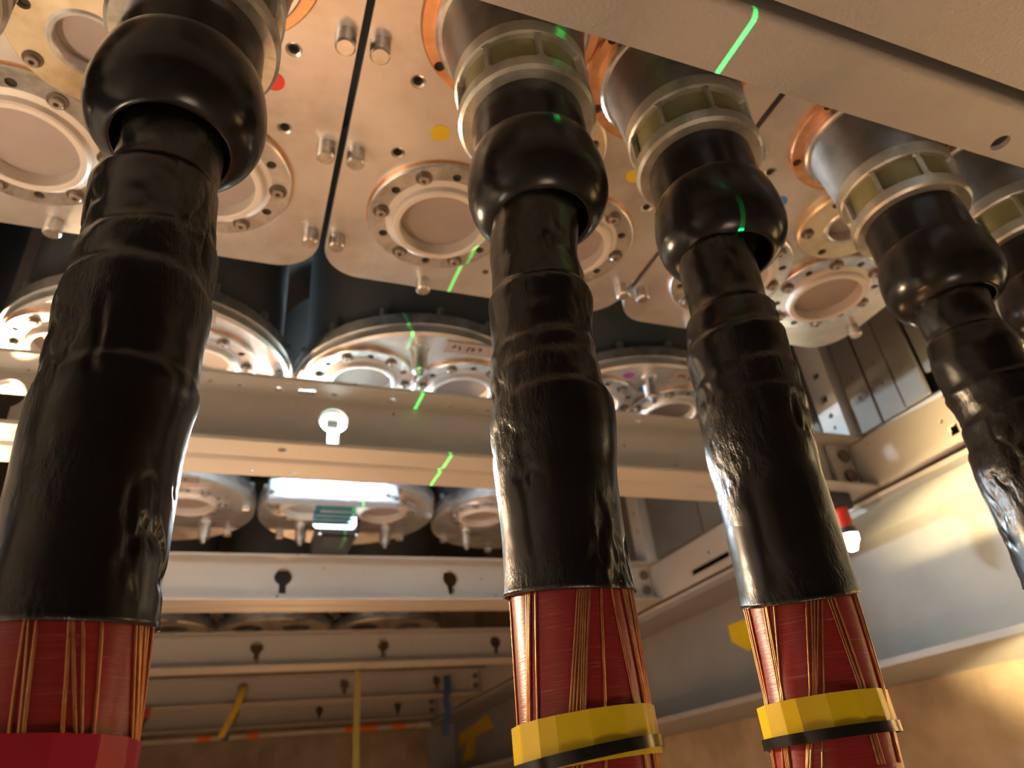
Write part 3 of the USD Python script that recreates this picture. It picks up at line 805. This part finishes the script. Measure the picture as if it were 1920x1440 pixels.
# ---------------------------------------------------------------- switchgear tanks behind the plates
def tank(label, cx, cy, z=1.045, dots=(), near=True):
    t = Thing('switchgear_tank', label, 'tank', (cx, cy, z), 'round switchgear tanks above the channels')
    c = (cx, cy)
    t.part('base_disc', boolean(lathe([(0, z), (.335, z), (.343, z + .006), (.343, z + .030), (0, z + .030)], c, 112), [cyl((cx + q, cy - .11), .0856, z - .01, z + .05, 48) for q in (-.170, .112)]), M['tankmetal'], smooth=25)
    t.part('rim', lathe([(.28, z + .0305), (.347, z + .0305), (.347, z + .062), (.28, z + .062)], c, 112), M['flange'], smooth=25)
    t.part('vessel', lathe([(0, z + .0625), (.315, z + .0625), (.315, z + .9), (0, z + .9)], c, 96), M['paint_dark'], smooth=25)
    for k in range(14):
        a = math.radians(12 + k * 360 / 14)
        t.part('rim_bolt', cyl((cx + .331 * math.cos(a), cy + .331 * math.sin(a)), .012, z + .0622, z + .090, 12), M['bolt'])
        if k % 2 and min(math.hypot(.318 * math.cos(a) - q, .318 * math.sin(a) + .11) for q in (-.170, .112)) > .19:
            t.part('lug', bx(cx + .318 * math.cos(a) - .014, cx + .318 * math.cos(a) + .014, cy + .318 * math.sin(a) - .014, cy + .318 * math.sin(a) + .014, z - .022, z - .0002, .003), M['flange'])
    for (dx, dy) in ([(-.05, -.265)] if near else [(-.17, .11), (.17, .11)]):
        p = (cx + dx, cy + dy)
        s = t.part('stud', lathe([(0, z - .075), (.012, z - .075), (.012, z - .068), (.0205, z - .066), (.0215, z - .012), (.027, z - .0002), (0, z - .0002)], p, 24), M['flange'], smooth=35)
        t.part('stud_tip', cyl(p, .008, z - .084, z - .0752, 12), M['bolt'], under=s)
    # raised web and hand-written scrawl on the casting
    t.part('name_plate', bx(cx + .01, cx + .15, cy - .325, cy - .272, z - .004, z - .0002, .0015), M['membrane'])
    rnd = random.Random(7)
    for k in range(5):
        x0 = cx + .035 + k * .018
        pts = [(x0 + rnd.uniform(-.006, .006), cy - .300 + rnd.uniform(-.012, .012), z - .0046) for _ in range(4)]
        t.part('ink_stroke', tube(pts, .0022, 6), M['ink'])
    for (dx, dy, mt, lb) in dots:
        t.part('sticker', cyl((cx + dx, cy + dy), .017, z - .0009, z - .0001, 20), M[mt], label=lb)
    return t
TK = [('tank base at the left edge, behind the leftmost cable', -1.64 + .697, 1.76, ()),
      ('tank base just right of the leftmost cable, above the nearest channel', -.248, 1.76, ()),
      ('bright tank base in the middle with a green laser dash and yellow dot', .449, 1.76, (('sticker_yellow', .02, -.10 - .005),)),
      ('tank base between the second and third cable, with a blue dot', 1.146, 1.76, ())]
tk = []
for k, (lb, x, y, d) in enumerate(TK):
    dots = ()
    if k == 2:
        dots = ((-.030, -.190, 'sticker_yellow', 'yellow dot sticker'),)
    if k == 3:
        dots = ((-.035, -.205, 'sticker_blue', 'blue dot sticker'), (-.118, -.268, 'sticker_violet', 'violet dot sticker'))
    tk.append(tank(lb, x, y, dots=dots))
g2 = 'blank flanges on the tank bases'
for k, (x, wl, wr_) in enumerate(((TK[0][1], 'left flange on the tank base at the left edge', 'right flange on the tank base at the left edge'), (TK[1][1], 'flange on the tank base hidden behind the leftmost cable', 'flange with white ring just right of the leftmost cable, over the channel'), (TK[2][1], 'left white-ringed flange on the bright middle tank base', 'right white-ringed flange on the bright middle tank base'), (TK[3][1], 'left flange on the tank base with the blue dot, hidden by the second cable', 'white-ringed flange on the tank base beside the third cable'))):
    bf_copy(wl, (x - .170, 1.65), 1.045, g2)
    bf_copy(wr_, (x + .112, 1.65), 1.045, g2)
row3 = [('dark tank base left of the work light', -.285), ('dark tank base straight behind the work light', .412), ('dark tank base right of the work light, by the second cable', 1.109)]
for k, (lb, x) in enumerate(row3):
    if k == 0:
        dk = tank(lb, x, 2.72, near=False)
        tag(dk.prim, group='dark tanks behind the work light')
    else:
        copy_of(dk, lb, (x, 2.72, 1.045), group='dark tanks behind the work light')
    bf_copy('left flange on the ' + lb, (x - .170, 2.61), 1.045, 'blank flanges on the dark tanks')
    bf_copy('right flange on the ' + lb, (x + .112, 2.61), 1.045, 'blank flanges on the dark tanks')
for x, w in ((-.405, 'leftmost'), (.292, 'middle'), (.989, 'right')):
    copy_of(dk, w + ' far dark tank base in the narrow strip below the pale channel', (x, 4.72, 1.045), group='farthest dark tanks')
# tank vessels above the front plates close the view between the plates
for k, cx in PC.items():
    single('tank_vessel', lathe([(0, 1.05), (.315, 1.05), (.315, 1.9), (0, 1.9)], (cx, .72), 64), M['paint_dark'], ['dark vessel above the left plate', 'dark vessel above the middle plate', 'dark vessel above the right plate'][k], 'tank', 'dark vessels above the plates')

# ---------------------------------------------------------------- lamps
t = Thing('work_light', 'cordless work light with four glaring white lamps on a bar, lying on the second channel', 'lamp', (.31, 2.5, .95))
yb, zb_ = 2.30, .985
def tilted(mesh, ang=math.radians(-28), c=(0, yb, zb_)):
    mesh = mesh.copy()
    mesh.apply_transform(trimesh.transformations.rotation_matrix(ang, [1, 0, 0], c))
    return mesh
hous = bx(.085, .525, yb, yb + .035, zb_ - .055, zb_ + .045, .006)
hp = t.part('lamp_bar', tilted(hous), M['lamp_alu'])
for k in range(4):
    x = .165 + k * .090
    t.part('led', tilted(hcyl((x, yb - .0005, zb_ + .005), (x, yb - .006, zb_ + .005), .019, 28)), M['led'], under=hp)
for (x, z) in ((.098, zb_ - .035), (.480, zb_ - .022), (.508, zb_ - .038)):
    t.part('screw', tilted(hcyl((x, yb - .0005, z), (x, yb - .006, z), .010, 16)), M['bolt'], under=hp)
t.part('hinge', bx(.28, .36, yb + .030, yb + .10, .975, 1.0, .004), M['lamp_black'])
blue = bx(.258, .392, 2.40, 2.56, .950, 1.0, .012)
t.part('battery_top', blue, M['lamp_blue'])
t.part('battery_rib', cat([bx(.252, .40, 2.445 + .04 * k, 2.46 + .04 * k, .944, .951, .002) for k in range(3)]), M['lamp_blue'])
t.part('glow_ring', bx(.265, .42, 2.561, 2.60, .948, 1.0, .010), M['led_soft'], label='glowing rear lens')
t.part('battery', bx(.285, .44, 2.601, 2.93, .9365, 1.0, .012), M['lamp_black'])
t.part('latch', bx(.31, .41, 2.64, 2.76, .929, .9364, .003), M['paint_dark'])
for x in (.292, .432):
    t.part('latch_button', cyl((x, 2.615), .008, .930, .9364, 14), M['bolt'])

# lamp behind the keyhole of the nearest channel
t = Thing('panel_lamp', 'small white lamp panel glowing through the keyhole of the nearest channel', 'lamp', (.2, 1.73, .8))
t.part('diffuser', bx(.10, .31, 1.718, 1.722, .79, 1.0, .001), M['led_soft'])
t.part('housing', bx(.095, .315, 1.7225, 1.75, .785, 1.005, .004), M['lamp_alu'])
t.part('square_nut', bx(.196, .226, 1.7105, 1.7175, .909, .937, .002), M['paint'])

# torch hanging under the side channel
TX, TY = 1.775, 1.595
t = Thing('torch', 'small red-bodied torch hanging under the channel corner right of the third cable', 'torch', (TX, TY, .6))
t.part('magnet_foot', bx(TX - .075, TX + .05, TY - .02, TY + .03, .703, .7545, .006), M['lamp_black'])
t.part('body', lathe([(0, .640), (.024, .640), (.025, .643), (.025, .699), (.023, .7025), (0, .7025)], (TX, TY), 32), M['torch_red'])
t.part('head', lathe([(0, .618), (.029, .618), (.027, .6395), (0, .6395)], (TX, TY), 32), M['lamp_black'], smooth=35)
t.part('lens', lathe([(0, .568), (.012, .570), (.018, .585), (.027, .600), (.0285, .6178), (0, .6178)], (TX, TY), 24), M['torch_led'])

# laser level on a small stand on the floor; its two jaws leave a hair-thin slit in the plane of the fan
e1 = np.cross(LZ_N, np.array([0, 1.0, 0])); e1 /= np.linalg.norm(e1); e1 *= np.sign(e1[2])
e2 = np.cross(e1, LZ_N); e2 *= np.sign(e2[1])
t = Thing('laser_level', 'black laser level on the floor, out of view, throwing the green line', 'laser level', (LZ_P[0], LZ_P[1], -1.5))
def lz_box(n0, n1, a0, a1, b0, b1):
    b = bx(n0, n1, a0, a1, b0, b1)
    v = b.vertices / U
    b.vertices = LZ_P + v[:, :1] * LZ_N + v[:, 1:2] * e2 + v[:, 2:] * e1
    b.fix_normals()
    return b
SL = .00007
t.part('jaw', lz_box(SL, .03, -.2, .2, .045, .055), M['black'], smooth=False)
t.part('jaw', lz_box(-.03, -SL, -.2, .2, .045, .055), M['black'], smooth=False)
t.part('housing', cat([lz_box(.0301, .034, -.21, .21, -.03, .055), lz_box(-.034, -.0301, -.21, .21, -.03, .055), lz_box(-.03, .03, -.21, .21, -.04, -.0301), lz_box(-.03, .03, -.21, -.2001, -.03, .055), lz_box(-.03, .03, .2001, .21, -.03, .055)]), M['black'], smooth=False)
t.part('shutter', lz_box(-.0300, .0300, -.2, -.0056, .0551, .060), M['black'], smooth=False)
t.part('shutter', lz_box(-.0300, .0300, .0565, .2, .0551, .060), M['black'], smooth=False)
t.part('stand', cyl((LZ_P[0], LZ_P[1]), .05, -1.4999, LZ_P[2] - .07, 24), M['lamp_black'])

# ---------------------------------------------------------------- pipe, straps and ribbons at the back
t = Thing('conduit_pipe', 'pale pipe with orange sleeves running along the back wall', 'pipe', (.5, 6.98, .70))
def pseg(x0, x1, r, mtl, nm, lb=None):
    t.part(nm, hcyl((x0, 6.98, .702 + .002 * x0), (x1, 6.98, .702 + .002 * x1), r, 20), mtl, label=lb)
pseg(-1.58, -.62, .024, M['pipe'], 'pipe')
pseg(-.62, 1.80, .020, M['pipe'], 'pipe')
pseg(-.12, -.02, .0235, M['orange'], 'orange_sleeve')
pseg(.06, .12, .0230, M['strap_blue'], 'sleeve', 'grey blue sleeve')
pseg(.26, .36, .0230, M['orange'], 'orange_sleeve')
pseg(1.08, 1.37, .0265, M['orange'], 'orange_sleeve')
pseg(1.50, 1.62, .0255, M['orange'], 'orange_sleeve')
pseg(1.74, 1.86, .032, M['pipe'], 'end_fitting')
pseg(-.66, -.60, .028, M['lamp_black'], 'coupling')

def strap(name, pts, w, mtl, label, cat_):
    pts = np.array(pts, float)
    a = np.vstack([pts + [-w / 2, 0, 0], pts + [w / 2, 0, 0]])
    n = len(pts)
    v = np.vstack([a, a + [0, .004, 0]])
    f = []
    for i in range(n - 1):
        q = [i, i + 1, n + i + 1, n + i]
        f += [[q[0], q[2], q[1]], [q[0], q[3], q[2]]]
        q = [x + 2 * n for x in q]
        f += [[q[0], q[1], q[2]], [q[0], q[2], q[3]]]
        f += [[i, i + 1, 2 * n + i + 1], [i, 2 * n + i + 1, 2 * n + i], [n + i, 3 * n + i + 1, n + i + 1], [n + i, 3 * n + i, 3 * n + i + 1]]
    ms = trimesh.Trimesh(v, np.array(f), process=False)
    ms.fix_normals()
    single(name, ms, mtl, label, cat_, smooth=False)
strap('strap', [(.158, 5.50, .86), (.150, 5.49, .82), (.12, 5.49, .72), (.075, 5.49, .62), (.045, 5.49, .55)], .045, M['strap_yellow'], 'yellow strap dangling from a keyhole of the fourth channel', 'strap')
strap('strap', [(1.60, 5.49, .88), (1.60, 5.48, .78), (1.585, 5.48, .70), (1.60, 5.48, .64), (1.575, 5.48, .55), (1.57, 5.48, .47)], .05, M['strap_blue'], 'blue strap hanging near the end of the pipe, beside the girder', 'strap')
strap('ribbon', [(.745, 4.39, .75), (.745, 4.40, .4), (.75, 4.40, 0), (.755, 4.40, -.4)], .035, M['strap_olive'], 'thin olive ribbon hanging straight down in front of the back wall', 'ribbon')
single('red_tag', bx(-.49, -.40, 5.50, 5.51, .70, .754, .001), M['red_tape'], 'small red tag under the fourth channel, right of the leftmost cable', 'tag')
